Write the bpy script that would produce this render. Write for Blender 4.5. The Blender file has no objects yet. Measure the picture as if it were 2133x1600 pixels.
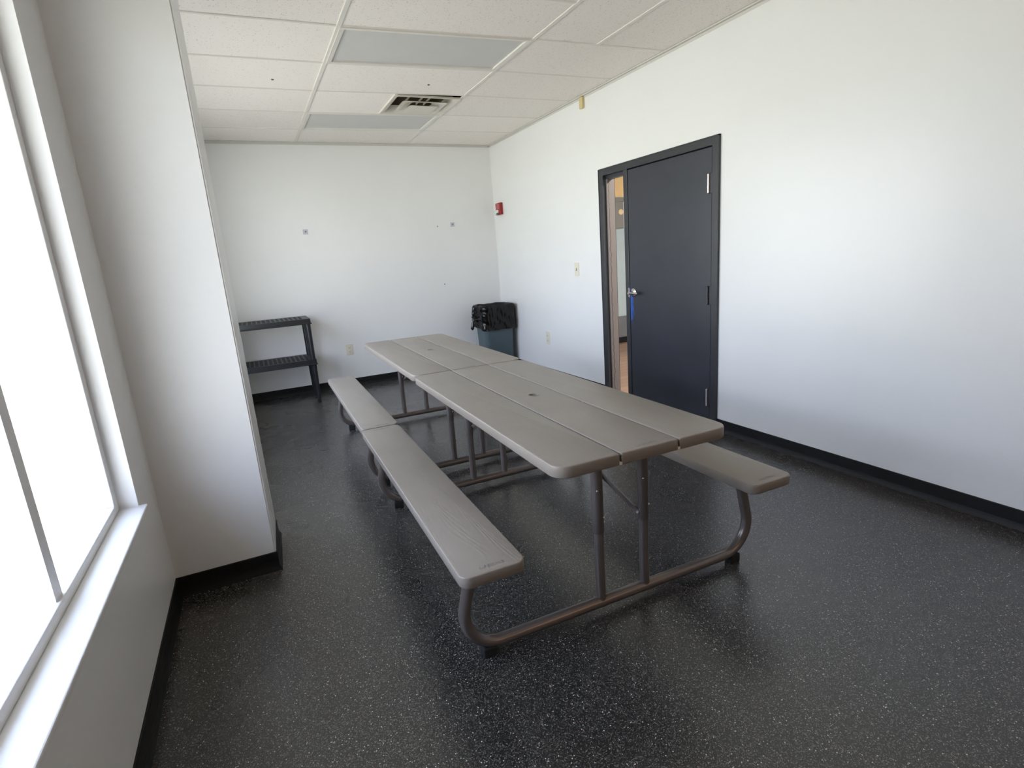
import bpy, bmesh, math, random
from mathutils import Vector, Matrix, noise
random.seed(7)
C = bpy.context.scene.collection
PI = math.pi
H = 2.737                                   # ceiling height

# ------------------------------------------------------------------ materials
def nd(nt, typ, **kw):
    n = nt.nodes.new(typ)
    for k, v in kw.items():
        if k.startswith('i_'):
            n.inputs[k[2:].replace('_', ' ')].default_value = v
        else:
            setattr(n, k, v)
    return n

def mat(name, col, rough=0.5, metal=0.0, spec=0.5, var=0.04, vscale=6.0, bump=0.0, bscale=200.0, coat=0.0):
    m = bpy.data.materials.new(name); m.use_nodes = True
    nt = m.node_tree; b = nt.nodes['Principled BSDF']
    b.inputs['Roughness'].default_value = rough
    b.inputs['Metallic'].default_value = metal
    b.inputs['Specular IOR Level'].default_value = spec
    b.inputs['Coat Weight'].default_value = coat
    tc = nd(nt, 'ShaderNodeTexCoord')
    nz = nd(nt, 'ShaderNodeTexNoise'); nz.inputs['Scale'].default_value = vscale; nz.inputs['Detail'].default_value = 3
    nt.links.new(tc.outputs['Object'], nz.inputs['Vector'])
    rp = nd(nt, 'ShaderNodeValToRGB')
    rp.color_ramp.elements[0].position = .3; rp.color_ramp.elements[1].position = .7
    rp.color_ramp.elements[0].color = [c * (1 - var) for c in col] + [1]
    rp.color_ramp.elements[1].color = [min(1, c * (1 + var)) for c in col] + [1]
    nt.links.new(nz.outputs['Fac'], rp.inputs['Fac'])
    nt.links.new(rp.outputs['Color'], b.inputs['Base Color'])
    if bump:
        n2 = nd(nt, 'ShaderNodeTexNoise'); n2.inputs['Scale'].default_value = bscale; n2.inputs['Detail'].default_value = 2
        nt.links.new(tc.outputs['Object'], n2.inputs['Vector'])
        bp = nd(nt, 'ShaderNodeBump'); bp.inputs['Strength'].default_value = bump; bp.inputs['Distance'].default_value = .002
        nt.links.new(n2.outputs['Fac'], bp.inputs['Height']); nt.links.new(bp.outputs['Normal'], b.inputs['Normal'])
    m['bsdf'] = b.name
    return m

def m_floor():
    m = bpy.data.materials.new('speckled_epoxy_floor'); m.use_nodes = True
    nt = m.node_tree; b = nt.nodes['Principled BSDF']; L = nt.links.new
    tc = nd(nt, 'ShaderNodeTexCoord')
    # fine quartz grain
    v1 = nd(nt, 'ShaderNodeTexVoronoi'); v1.inputs['Scale'].default_value = 420
    L(tc.outputs['Object'], v1.inputs['Vector'])
    s1 = nd(nt, 'ShaderNodeSeparateColor'); L(v1.outputs['Color'], s1.inputs[0])
    r1 = nd(nt, 'ShaderNodeValToRGB'); cr = r1.color_ramp
    cr.elements[0].position = 0; cr.elements[0].color = (.013, .013, .0125, 1)
    cr.elements[1].position = 1; cr.elements[1].color = (.24, .228, .21, 1)
    e = cr.elements.new(.55); e.color = (.017, .017, .016, 1)
    e = cr.elements.new(.82); e.color = (.058, .056, .053, 1)
    L(s1.outputs[0], r1.inputs['Fac'])
    # sparse pale chips
    v2 = nd(nt, 'ShaderNodeTexVoronoi'); v2.inputs['Scale'].default_value = 190
    L(tc.outputs['Object'], v2.inputs['Vector'])
    s2 = nd(nt, 'ShaderNodeSeparateColor'); L(v2.outputs['Color'], s2.inputs[0])
    g = nd(nt, 'ShaderNodeMath', operation='GREATER_THAN'); g.inputs[1].default_value = .915; L(s2.outputs[1], g.inputs[0])
    d = nd(nt, 'ShaderNodeMath', operation='LESS_THAN'); d.inputs[1].default_value = .34; L(v2.outputs['Distance'], d.inputs[0])
    mu = nd(nt, 'ShaderNodeMath', operation='MULTIPLY'); L(g.outputs[0], mu.inputs[0]); L(d.outputs[0], mu.inputs[1])
    rc = nd(nt, 'ShaderNodeValToRGB'); cr = rc.color_ramp
    cr.elements[0].color = (.34, .33, .31, 1); cr.elements[1].color = (.75, .75, .72, 1)
    e = cr.elements.new(.12); e.color = (.42, .22, .18, 1)
    e = cr.elements.new(.2); e.color = (.40, .38, .33, 1)
    L(s2.outputs[2], rc.inputs['Fac'])
    mx = nd(nt, 'ShaderNodeMix', data_type='RGBA'); L(mu.outputs[0], mx.inputs[0])
    L(r1.outputs['Color'], mx.inputs[6]); L(rc.outputs['Color'], mx.inputs[7])
    L(mx.outputs[2], b.inputs['Base Color'])
    # orange-peel of the clear coat
    n = nd(nt, 'ShaderNodeTexNoise'); n.inputs['Scale'].default_value = 130; n.inputs['Detail'].default_value = 3
    L(tc.outputs['Object'], n.inputs['Vector'])
    bp = nd(nt, 'ShaderNodeBump'); bp.inputs['Strength'].default_value = .28; bp.inputs['Distance'].default_value = .002
    L(n.outputs['Fac'], bp.inputs['Height']); L(bp.outputs['Normal'], b.inputs['Normal'])
    n3 = nd(nt, 'ShaderNodeTexNoise'); n3.inputs['Scale'].default_value = 2.2; L(tc.outputs['Object'], n3.inputs['Vector'])
    mr = nd(nt, 'ShaderNodeMapRange'); mr.inputs[3].default_value = .22; mr.inputs[4].default_value = .34
    L(n3.outputs['Fac'], mr.inputs[0]); L(mr.outputs[0], b.inputs['Roughness'])
    b.inputs['Specular IOR Level'].default_value = .80
    return m

def m_tile():
    m = bpy.data.materials.new('fissured_ceiling_tile'); m.use_nodes = True
    nt = m.node_tree; b = nt.nodes['Principled BSDF']; L = nt.links.new
    b.inputs['Roughness'].default_value = .9; b.inputs['Specular IOR Level'].default_value = .2
    tc = nd(nt, 'ShaderNodeTexCoord'); geo = nd(nt, 'ShaderNodeNewGeometry')
    mp = nd(nt, 'ShaderNodeMapping'); mp.inputs['Scale'].default_value = (1, 1.7, 1)
    L(tc.outputs['Object'], mp.inputs['Vector'])
    dn = nd(nt, 'ShaderNodeTexNoise'); dn.inputs['Scale'].default_value = 60; L(mp.outputs[0], dn.inputs['Vector'])
    ad = nd(nt, 'ShaderNodeMix', data_type='VECTOR'); ad.inputs[0].default_value = .02
    L(mp.outputs[0], ad.inputs[4]); L(dn.outputs['Color'], ad.inputs[5])
    v = nd(nt, 'ShaderNodeTexVoronoi'); v.inputs['Scale'].default_value = 85; L(ad.outputs[1], v.inputs['Vector'])
    s = nd(nt, 'ShaderNodeSeparateColor'); L(v.outputs['Color'], s.inputs[0])
    # pit density differs from tile to tile
    mr = nd(nt, 'ShaderNodeMapRange'); mr.inputs[3].default_value = .60; mr.inputs[4].default_value = .92
    L(geo.outputs['Random Per Island'], mr.inputs[0])
    g = nd(nt, 'ShaderNodeMath', operation='GREATER_THAN'); L(s.outputs[0], g.inputs[0]); L(mr.outputs[0], g.inputs[1])
    d = nd(nt, 'ShaderNodeMath', operation='LESS_THAN'); d.inputs[1].default_value = .28; L(v.outputs['Distance'], d.inputs[0])
    mu = nd(nt, 'ShaderNodeMath', operation='MULTIPLY'); L(g.outputs[0], mu.inputs[0]); L(d.outputs[0], mu.inputs[1])
    hv = nd(nt, 'ShaderNodeMapRange'); hv.inputs[3].default_value = .95; hv.inputs[4].default_value = 1.03
    L(geo.outputs['Random Per Island'], hv.inputs[0])
    base = nd(nt, 'ShaderNodeMix', data_type='RGBA', blend_type='MULTIPLY'); base.inputs[0].default_value = 1
    base.inputs[6].default_value = (.93, .875, .83, 1); L(hv.outputs[0], base.inputs[7])
    mx = nd(nt, 'ShaderNodeMix', data_type='RGBA'); L(mu.outputs[0], mx.inputs[0])
    L(base.outputs[2], mx.inputs[6]); mx.inputs[7].default_value = (.56, .52, .48, 1)
    L(mx.outputs[2], b.inputs['Base Color'])
    bp = nd(nt, 'ShaderNodeBump', invert=True); bp.inputs['Strength'].default_value = .5; bp.inputs['Distance'].default_value = .002
    L(mu.outputs[0], bp.inputs['Height']); L(bp.outputs['Normal'], b.inputs['Normal'])
    return m

def m_plastic_wood(name, col):
    """Blow-moulded board: faint cathedral grain along Y."""
    m = bpy.data.materials.new(name); m.use_nodes = True
    nt = m.node_tree; b = nt.nodes['Principled BSDF']; L = nt.links.new
    tc = nd(nt, 'ShaderNodeTexCoord')
    mp = nd(nt, 'ShaderNodeMapping'); mp.inputs['Scale'].default_value = (4.2, .62, 0)
    L(tc.outputs['Object'], mp.inputs['Vector'])
    gn = nd(nt, 'ShaderNodeTexNoise'); gn.inputs['Scale'].default_value = 1.0; gn.inputs['Detail'].default_value = .6
    L(mp.outputs[0], gn.inputs['Vector'])
    gm = nd(nt, 'ShaderNodeMath', operation='MULTIPLY'); gm.inputs[1].default_value = 460; L(gn.outputs['Fac'], gm.inputs[0])
    w = nd(nt, 'ShaderNodeMath', operation='SINE'); L(gm.outputs[0], w.inputs[0])
    ge = nd(nt, 'ShaderNodeNewGeometry'); sz = nd(nt, 'ShaderNodeSeparateXYZ'); L(ge.outputs['True Normal'], sz.inputs[0])
    tm = nd(nt, 'ShaderNodeMath', operation='GREATER_THAN'); tm.inputs[1].default_value = .9; L(sz.outputs['Z'], tm.inputs[0])
    wm = nd(nt, 'ShaderNodeMath', operation='MULTIPLY'); L(w.outputs[0], wm.inputs[0]); L(tm.outputs[0], wm.inputs[1])
    n = nd(nt, 'ShaderNodeTexNoise'); n.inputs['Scale'].default_value = 3; n.inputs['Detail'].default_value = 4
    L(tc.outputs['Object'], n.inputs['Vector'])
    rp = nd(nt, 'ShaderNodeValToRGB')
    rp.color_ramp.elements[0].position = .3; rp.color_ramp.elements[0].color = [c * .94 for c in col] + [1]
    rp.color_ramp.elements[1].position = .7; rp.color_ramp.elements[1].color = [c * 1.05 for c in col] + [1]
    L(n.outputs['Fac'], rp.inputs['Fac']); L(rp.outputs['Color'], b.inputs['Base Color'])
    b.inputs['Roughness'].default_value = .42; b.inputs['Specular IOR Level'].default_value = .5
    bp = nd(nt, 'ShaderNodeBump'); bp.inputs['Strength'].default_value = .095; bp.inputs['Distance'].default_value = .002
    L(wm.outputs[0], bp.inputs['Height'])
    n2 = nd(nt, 'ShaderNodeTexNoise'); n2.inputs['Scale'].default_value = 260; L(tc.outputs['Object'], n2.inputs['Vector'])
    b2 = nd(nt, 'ShaderNodeBump'); b2.inputs['Strength'].default_value = .12; b2.inputs['Distance'].default_value = .001
    L(n2.outputs['Fac'], b2.inputs['Height']); L(bp.outputs['Normal'], b2.inputs['Normal'])
    L(b2.outputs['Normal'], b.inputs['Normal'])
    return m

def m_door():
    """Blue-black door paint with an older blue coat worn through beside the latch."""
    m = mat('door_paint', (.027, .030, .041), .36, spec=.55, var=.10, vscale=3, bump=.10, bscale=120)
    nt = m.node_tree; b = nt.nodes['Principled BSDF']; L = nt.links.new
    old = b.inputs['Base Color'].links[0].from_socket
    tc = nd(nt, 'ShaderNodeTexCoord'); sx = nd(nt, 'ShaderNodeSeparateXYZ'); L(tc.outputs['Object'], sx.inputs[0])
    n = nd(nt, 'ShaderNodeTexNoise'); n.inputs['Scale'].default_value = 22; n.inputs['Detail'].default_value = 4
    L(tc.outputs['Object'], n.inputs['Vector'])
    # object coords: world coords (object sits at the origin); latch edge at y=-2.757, wear from z .70 to 1.06
    dy = nd(nt, 'ShaderNodeMapRange'); dy.inputs[1].default_value = -2.757; dy.inputs[2].default_value = -2.83
    dy.inputs[3].default_value = 1; dy.inputs[4].default_value = 0; L(sx.outputs['Y'], dy.inputs[0])
    z1 = nd(nt, 'ShaderNodeMapRange'); z1.inputs[1].default_value = .66; z1.inputs[2].default_value = .88; L(sx.outputs['Z'], z1.inputs[0])
    z2 = nd(nt, 'ShaderNodeMapRange'); z2.inputs[1].default_value = 1.09; z2.inputs[2].default_value = .98; L(sx.outputs['Z'], z2.inputs[0])
    a = nd(nt, 'ShaderNodeMath', operation='MULTIPLY'); L(z1.outputs[0], a.inputs[0]); L(z2.outputs[0], a.inputs[1])
    c = nd(nt, 'ShaderNodeMath', operation='MULTIPLY'); L(a.outputs[0], c.inputs[0]); L(dy.outputs[0], c.inputs[1])
    s = nd(nt, 'ShaderNodeMath', operation='MULTIPLY_ADD'); L(n.outputs['Fac'], s.inputs[0]); s.inputs[1].default_value = 1.1; L(c.outputs[0], s.inputs[2])
    r = nd(nt, 'ShaderNodeMapRange'); r.inputs[1].default_value = .80; r.inputs[2].default_value = 1.12; L(s.outputs[0], r.inputs[0])
    mx = nd(nt, 'ShaderNodeMix', data_type='RGBA'); L(r.outputs[0], mx.inputs[0]); L(old, mx.inputs[6])
    mx.inputs[7].default_value = (.020, .075, .33, 1)
    L(mx.outputs[2], b.inputs['Base Color'])
    return m

def m_worn_jamb():
    m = mat('worn_jamb', (.20, .176, .172), .6, var=.05, vscale=3)
    nt = m.node_tree; b = nt.nodes['Principled BSDF']; L = nt.links.new
    old = b.inputs['Base Color'].links[0].from_socket
    tc = nd(nt, 'ShaderNodeTexCoord'); mp = nd(nt, 'ShaderNodeMapping'); mp.inputs['Scale'].default_value = (.2, 1, 1)
    L(tc.outputs['Object'], mp.inputs['Vector'])
    n = nd(nt, 'ShaderNodeTexNoise'); n.inputs['Scale'].default_value = 14; n.inputs['Detail'].default_value = 6; L(mp.outputs[0], n.inputs['Vector'])
    sx = nd(nt, 'ShaderNodeSeparateXYZ'); L(tc.outputs['Object'], sx.inputs[0])
    # a ragged dark split running down the jamb
    ma = nd(nt, 'ShaderNodeMath', operation='MULTIPLY_ADD'); L(n.outputs['Fac'], ma.inputs[0]); ma.inputs[1].default_value = .050; L(sx.outputs['X'], ma.inputs[2])
    sb = nd(nt, 'ShaderNodeMath', operation='SUBTRACT'); L(ma.outputs[0], sb.inputs[0]); sb.inputs[1].default_value = .064
    ab = nd(nt, 'ShaderNodeMath', operation='ABSOLUTE'); L(sb.outputs[0], ab.inputs[0])
    r = nd(nt, 'ShaderNodeMapRange'); r.inputs[1].default_value = .0045; r.inputs[2].default_value = .0015; L(ab.outputs[0], r.inputs[0])
    mx = nd(nt, 'ShaderNodeMix', data_type='RGBA'); L(r.outputs[0], mx.inputs[0]); L(old, mx.inputs[6]); mx.inputs[7].default_value = (.045, .038, .048, 1)
    L(mx.outputs[2], b.inputs['Base Color'])
    return m

def m_planks():
    m = bpy.data.materials.new('brown_plank_floor'); m.use_nodes = True
    nt = m.node_tree; b = nt.nodes['Principled BSDF']; L = nt.links.new
    tc = nd(nt, 'ShaderNodeTexCoord'); br = nd(nt, 'ShaderNodeTexBrick')
    br.inputs['Scale'].default_value = 1; br.inputs['Brick Width'].default_value = 1.1; br.inputs['Row Height'].default_value = .13
    br.inputs['Mortar Size'].default_value = .003
    br.inputs['Color1'].default_value = (.22, .135, .095, 1); br.inputs['Color2'].default_value = (.30, .195, .14, 1); br.inputs['Mortar'].default_value = (.08, .04, .03, 1)
    L(tc.outputs['Object'], br.inputs['Vector']); L(br.outputs['Color'], b.inputs['Base Color'])
    b.inputs['Roughness'].default_value = .45
    return m

def m_glass():
    m = bpy.data.materials.new('window_glass'); m.use_nodes = True
    nt = m.node_tree; nt.nodes.clear(); L = nt.links.new
    o = nd(nt, 'ShaderNodeOutputMaterial'); t = nd(nt, 'ShaderNodeBsdfTransparent'); g = nd(nt, 'ShaderNodeBsdfGlossy')
    g.inputs['Roughness'].default_value = .02; t.inputs['Color'].default_value = (.93, .96, .95, 1)
    f = nd(nt, 'ShaderNodeFresnel'); ge = nd(nt, 'ShaderNodeNewGeometry'); ir = nd(nt, 'ShaderNodeMapRange'); ir.inputs[3].default_value = 1.45; ir.inputs[4].default_value = 1 / 1.45
    L(ge.outputs['Backfacing'], ir.inputs[0]); L(ir.outputs[0], f.inputs['IOR']); mx = nd(nt, 'ShaderNodeMixShader')
    L(f.outputs[0], mx.inputs[0]); L(t.outputs[0], mx.inputs[1]); L(g.outputs[0], mx.inputs[2]); L(mx.outputs[0], o.inputs['Surface'])
    return m

def m_emit(name, col, s):
    m = bpy.data.materials.new(name); m.use_nodes = True
    b = m.node_tree.nodes['Principled BSDF']
    b.inputs['Base Color'].default_value = (.8, .8, .8, 1); b.inputs['Emission Color'].default_value = (*col, 1); b.inputs['Emission Strength'].default_value = s
    return m

WALL = mat('wall_paint', (.79, .80, .795), .30, spec=.45, var=.012, vscale=1.5, bump=.05, bscale=160)
REAR = mat('rear_wall_paint', (.30, .19, .12), .5, var=.03)
FLOOR = m_floor(); TILE = m_tile()
TEE = mat('ceiling_grid_enamel', (.76, .73, .68), .4, var=.02)
GREYTRIM = mat('wall_angle_enamel', (.62, .61, .57), .5, var=.03)
BASEB = mat('black_cove_base', (.010, .010, .0105), .5, spec=.25, var=.1, bump=.05, bscale=60)
BOARD = m_plastic_wood('grey_brown_board', (.275, .245, .208))
TUBE = mat('bronze_powder_coat', (.185, .160, .145), .30, metal=.5, spec=.55, var=.05, bump=.06, bscale=400)
RUBBER = mat('black_rubber', (.012, .012, .012), .7)
STEEL = mat('bright_steel', (.72, .70, .68), .28, metal=1)
NICKEL = mat('satin_nickel', (.70, .67, .62), .26, metal=1)
NYLON = mat('natural_nylon', (.78, .74, .66), .5)
DARK = mat('dark_void', (.012, .011, .010), .8)
FRAME = mat('frame_paint', (.029, .031, .037), .34, spec=.55, var=.06, bump=.06, bscale=150)
DOOR = m_door(); JAMB = m_worn_jamb(); PLANKS = m_planks(); GLASS = m_glass()
CREAM = mat('ivory_plastic', (.74, .70, .58), .35, var=.01)
SLOT = mat('brown_slot', (.10, .075, .05), .6)
CONDUIT = mat('yellowed_plastic', (.62, .53, .27), .45, var=.02)
RED = mat('red_enamel', (.30, .012, .018), .35)
PINK = mat('pale_red_lettering', (.72, .36, .36), .5)
LENS = mat('clear_lens', (.74, .76, .72), .12, spec=.6, var=.05, vscale=60)
LENSDARK = mat('smoked_lens', (.16, .14, .14), .2)
SHELFP = mat('black_shelf_plastic', (.013, .015, .017), .42, spec=.4, var=.08, bump=.05, bscale=300)
BIN = mat('slate_bin_plastic', (.070, .105, .118), .42, spec=.5, var=.06, vscale=4)
BAG = mat('black_polythene', (.006, .006, .006), .16, spec=.7, var=.1, vscale=20, bump=.25, bscale=45)
DIFF = mat('unlit_diffuser', (.64, .625, .605), .5, spec=.5, var=.015)
VENTW = mat('vent_enamel', (.70, .66, .58), .4, var=.03)
DUCT = mat('dirty_duct', (.22, .195, .14), .7, var=.3, vscale=20)
PLATE = mat('grey_plate', (.50, .51, .56), .45, var=.05, vscale=60)
HOLE = mat('dark_screw', (.10, .10, .11), .5)
ALU = mat('white_window_frame', (.72, .72, .72), .4)
HALLWALL = mat('hall_pale_blue', (.44, .53, .58), .5, var=.02)
HALLDARK = mat('hall_wainscot', (.155, .165, .185), .5, var=.06, vscale=5)
HALLORANGE = mat('hall_painted_warm_light', (.95, .66, .34), .6, var=.02)  # orange of the hall's warm light, put into the wall colour
HALLGREY = mat('hall_grey_panel', (.25, .245, .235), .5, var=.03)
HALLDISC = mat('cream_disc', (.85, .66, .42), .5, var=.04, vscale=80)

# ------------------------------------------------------------------ mesh helpers
def obj(name, bm, m, parent=None, smooth=None):
    me = bpy.data.meshes.new(name)
    bmesh.ops.recalc_face_normals(bm, faces=bm.faces)
    bm.to_mesh(me); bm.free()
    for k in (m if isinstance(m, (list, tuple)) else [m]): me.materials.append(k)
    if smooth is not None:
        me.polygons.foreach_set('use_smooth', [True] * len(me.polygons))
        me.update()
        me.set_sharp_from_angle(angle=math.radians(smooth))
    o = bpy.data.objects.new(name, me); C.objects.link(o)
    if parent: o.parent = parent
    return o

def tag(o, label, cat, group=None, kind=None):
    o['label'] = label; o['category'] = cat
    if group: o['group'] = group
    if kind: o['kind'] = kind
    return o

def thing(name, label, cat, loc=(0, 0, 0), rz=0, group=None, kind=None):
    o = bpy.data.objects.new(name, None); C.objects.link(o)
    o.location = loc; o.rotation_euler = (0, 0, rz); o.empty_display_size = .1
    return tag(o, label, cat, group, kind)

def struct(name, bm, m, label=None, cat=None, parent=None, smooth=None):
    o = obj(name, bm, m, parent, smooth)
    if not parent:
        o['kind'] = 'structure'
        if label: o['label'] = label; o['category'] = cat
    return o

def box(bm, x0, x1, y0, y1, z0, z1, bev=0.0, mi=0):
    x0, x1 = sorted((x0, x1)); y0, y1 = sorted((y0, y1)); z0, z1 = sorted((z0, z1))
    t = bmesh.new()
    bmesh.ops.create_cube(t, size=1)
    for v in t.verts:
        v.co = Vector(((x0 + x1) / 2 + v.co.x * (x1 - x0), (y0 + y1) / 2 + v.co.y * (y1 - y0), (z0 + z1) / 2 + v.co.z * (z1 - z0)))
    if bev: bmesh.ops.bevel(t, geom=t.edges[:], offset=bev, segments=2, affect='EDGES', profile=.5)
    merge(bm, t, mi)

def merge(bm, t, mi=0, M=None):
    vs = {}
    for v in t.verts: vs[v] = bm.verts.new(M @ v.co if M else v.co)
    for f in t.faces:
        try:
            g = bm.faces.new([vs[v] for v in f.verts]); g.material_index = mi; g.smooth = f.smooth
        except ValueError: pass
    t.free()

def B(*a, bev=0.0):
    bm = bmesh.new(); box(bm, *a, bev=bev); return bm

def fillet(pts, r, n=8):
    """Round the inner corners of a polyline."""
    pts = [Vector(p) for p in pts]; out = [pts[0]]
    for a, b, c in zip(pts, pts[1:], pts[2:]):
        u = (a - b).normalized(); w = (c - b).normalized(); ang = u.angle(w)
        t = r / math.tan(ang / 2); t = min(t, (a - b).length * .95, (c - b).length * .95); rr = t * math.tan(ang / 2)
        ctr = b + (u + w).normalized() * (rr / math.sin(ang / 2))
        p0 = b + u * t; p1 = b + w * t
        v0 = p0 - ctr; v1 = p1 - ctr; tot = v0.angle(v1); ax = v0.cross(v1).normalized()
        for i in range(n + 1): out.append(ctr + Matrix.Rotation(tot * i / n, 3, ax) @ v0)
    out.append(pts[-1]); return out

def tube(bm, pts, r, n=16, caps=True, mi=0):
    pts = [Vector(p) for p in pts]; rs = r if isinstance(r, (list, tuple)) else [r] * len(pts)
    prev = None; rings = []
    for i, p in enumerate(pts):
        d = (pts[min(i + 1, len(pts) - 1)] - pts[max(i - 1, 0)]).normalized()
        if prev is None:
            up = Vector((0, 0, 1)) if abs(d.z) < .9 else Vector((1, 0, 0))
            nrm = (up - d * up.dot(d)).normalized()
        else: nrm = (prev - d * prev.dot(d)).normalized()
        prev = nrm; bi = d.cross(nrm)
        rings.append([bm.verts.new(p + (nrm * math.cos(2 * PI * k / n) + bi * math.sin(2 * PI * k / n)) * rs[i]) for k in range(n)])
    for a, b in zip(rings, rings[1:]):
        for k in range(n):
            f = bm.faces.new((a[k], a[(k + 1) % n], b[(k + 1) % n], b[k])); f.smooth = True; f.material_index = mi
    if caps:
        bm.faces.new(rings[0][::-1]).material_index = mi; bm.faces.new(rings[-1]).material_index = mi

def rrect(w, l, rad, n=5, inset=0.0):
    """Rounded rectangle outline in XY; rad = four corner radii (+x+y, -x+y, -x-y, +x-y)."""
    out = []
    for (sx, sy, a0), r in zip(((1, 1, 0), (-1, 1, 90), (-1, -1, 180), (1, -1, 270)), rad):
        cx = sx * (w / 2 - r); cy = sy * (l / 2 - r); rr = max(r - inset, .0004)
        if r - inset < .0004: cx = sx * (w / 2 - inset - .0004); cy = sy * (l / 2 - inset - .0004)
        for k in range(n + 1):
            a = math.radians(a0 + 90 * k / n); out.append((cx + rr * math.cos(a), cy + rr * math.sin(a)))
    return out

def loft(bm, loops, cap0=True, cap1=True, smooth=True):
    rings = [[bm.verts.new(p) for p in lp] for lp in loops]
    for a, b in zip(rings, rings[1:]):
        n = len(a)
        for k in range(n):
            f = bm.faces.new((a[k], a[(k + 1) % n], b[(k + 1) % n], b[k])); f.smooth = smooth
    if cap0: bm.faces.new(rings[0][::-1])
    if cap1: bm.faces.new(rings[-1])
    return rings

def board(bm, cx, cy, w, l, z0, z1, rad, hole=None):
    """Moulded board with eased edges; hole = (x, y, r) sinks a cup into the top."""
    def lp(ins, z): return [(cx + x, cy + y, z) for x, y in rrect(w, l, rad, 6, ins)]
    prof = [(.003, z0), (.0, z0 + .003), (0, z1 - .0045), (.0008, z1 - .0022), (.0024, z1 - .0005), (.0045, z1)]
    rings = loft(bm, [lp(i, z) for i, z in prof], True, hole is None)
    if hole:
        x, y, r = hole; N = 24
        top = rings[-1]
        def circ(rr, z): return [bm.verts.new((cx + x + rr * math.cos(2 * PI * k / N), cy + y + rr * math.sin(2 * PI * k / N), z)) for k in range(N)]
        c = circ(r, z1)
        es = [bm.edges.get((top[k], top[(k + 1) % len(top)])) for k in range(len(top))]
        es += [bm.edges.new((c[k], c[(k + 1) % N])) for k in range(N)]
        bmesh.ops.triangle_fill(bm, edges=es, use_beauty=True)
        c2 = circ(r, z0 + .006)
        for k in range(N): bm.faces.new((c[k], c[(k + 1) % N], c2[(k + 1) % N], c2[k]))
        bm.faces.new(c2)

def lathe(bm, prof, n=24, M=None, mi=0):
    t = bmesh.new()
    rings = [[t.verts.new((r * math.cos(2 * PI * k / n), r * math.sin(2 * PI * k / n), z)) for k in range(n)] for r, z in prof]
    for a, b in zip(rings, rings[1:]):
        for k in range(n): t.faces.new((a[k], a[(k + 1) % n], b[(k + 1) % n], b[k])).smooth = True
    t.faces.new(rings[0][::-1]); t.faces.new(rings[-1])
    merge(bm, t, mi, M)

def dome(bm, r, M, h=None, n=14):
    h = h or r
    lathe(bm, [(r, 0)] + [(r * math.cos(a), h * math.sin(a)) for a in (math.radians(x) for x in (20, 40, 60, 78, 88))], n, M)

def text_mesh(body, size, depth, M):
    cu = bpy.data.curves.new('lettering', 'FONT'); cu.body = body; cu.size = size; cu.extrude = depth
    cu.align_x = 'CENTER'; cu.align_y = 'CENTER'; cu.space_character = 1.08
    o = bpy.data.objects.new('lettering', cu); C.objects.link(o)
    bpy.context.view_layer.update()
    me = bpy.data.meshes.new_from_object(o.evaluated_get(bpy.context.evaluated_depsgraph_get()))
    bpy.data.objects.remove(o); bpy.data.curves.remove(cu)
    bm = bmesh.new(); bm.from_mesh(me); bpy.data.meshes.remove(me)
    bmesh.ops.transform(bm, matrix=M, verts=bm.verts)
    return bm

def RX(px, py, pz, axis):       # maps local +Z onto a world axis, at a point
    q = Vector((0, 0, 1)).rotation_difference(Vector(axis)).to_matrix().to_4x4()
    return Matrix.Translation((px, py, pz)) @ q

def dup(root, loc, rz, label, group=None):
    r = root.copy(); C.objects.link(r); r.location = loc; r.rotation_euler = (0, 0, rz); r['label'] = label
    if group: r['group'] = group
    for ch in list(root.children):
        c = ch.copy(); C.objects.link(c); c.parent = r
        for g in ch.children:
            d = g.copy(); C.objects.link(d); d.parent = c
    return r

# ------------------------------------------------------------------ the room shell
YN, XL = -9.0, -3.50                      # near end of the room, inner face of the window wall
WT = .11                                  # right wall thickness
# door opening in the right wall: y -2.35 .. -3.745, up to z 2.07
bm = B(XL - .3, 3.2, YN - .2, .2, -.08, 0)
struct('floor', bm, FLOOR, 'dark grey speckled glossy floor of the room', 'floor')

bm = B(XL - .2, 3.2, .0, .14, 0, 3.0)
struct('wall_back', bm, WALL, 'pale far wall behind the shelf and the two tables', 'wall')
bm = bmesh.new()
box(bm, 0, WT, -2.352, 0, 0, 3.0); box(bm, 0, WT, YN, -3.744, 0, 3.0); box(bm, 0, WT, -3.744, -2.352, 2.068, 3.0)
struct('wall_right', bm, WALL, 'long pale wall holding the black door', 'wall')
bm = B(XL - .2, 3.2, YN - .15, YN, 0, 3.0)
struct('wall_rear', bm, REAR, 'warm tan wall at the near end of the room', 'wall')
# window wall: two openings separated by the pier
W = [(-3.50, -.95), (-5.65, -4.30)]; WZ = (.56, 2.42)
bm = bmesh.new()
box(bm, XL - .2, XL, YN, 0, 0, WZ[0]); box(bm, XL - .2, XL, YN, 0, WZ[1], 3.0)
box(bm, XL - .2, XL, -.95, 0, *WZ); box(bm, XL - .2, XL, -4.30, -3.50, *WZ); box(bm, XL - .2, XL, YN, -5.65, *WZ)
struct('wall_left', bm, WALL, 'window wall behind the white pier', 'wall')
t = bmesh.new()
P = [(XL, -3.98), (-3.081, -3.98), (-3.066, -3.60), (XL, -3.60)]
loft(t, [[(x, y, z) for x, y in P] for z in (0, 3.0)], smooth=False)
bmesh.ops.bevel(t, geom=[e for e in t.edges if abs(e.verts[0].co.z - e.verts[1].co.z) > 1 and e.verts[0].co.x > -3.2], offset=.006, segments=2, affect='EDGES')
struct('wall_pier', t, WALL, 'white pier jutting out between the windows, black base along its foot', 'wall')

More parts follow.
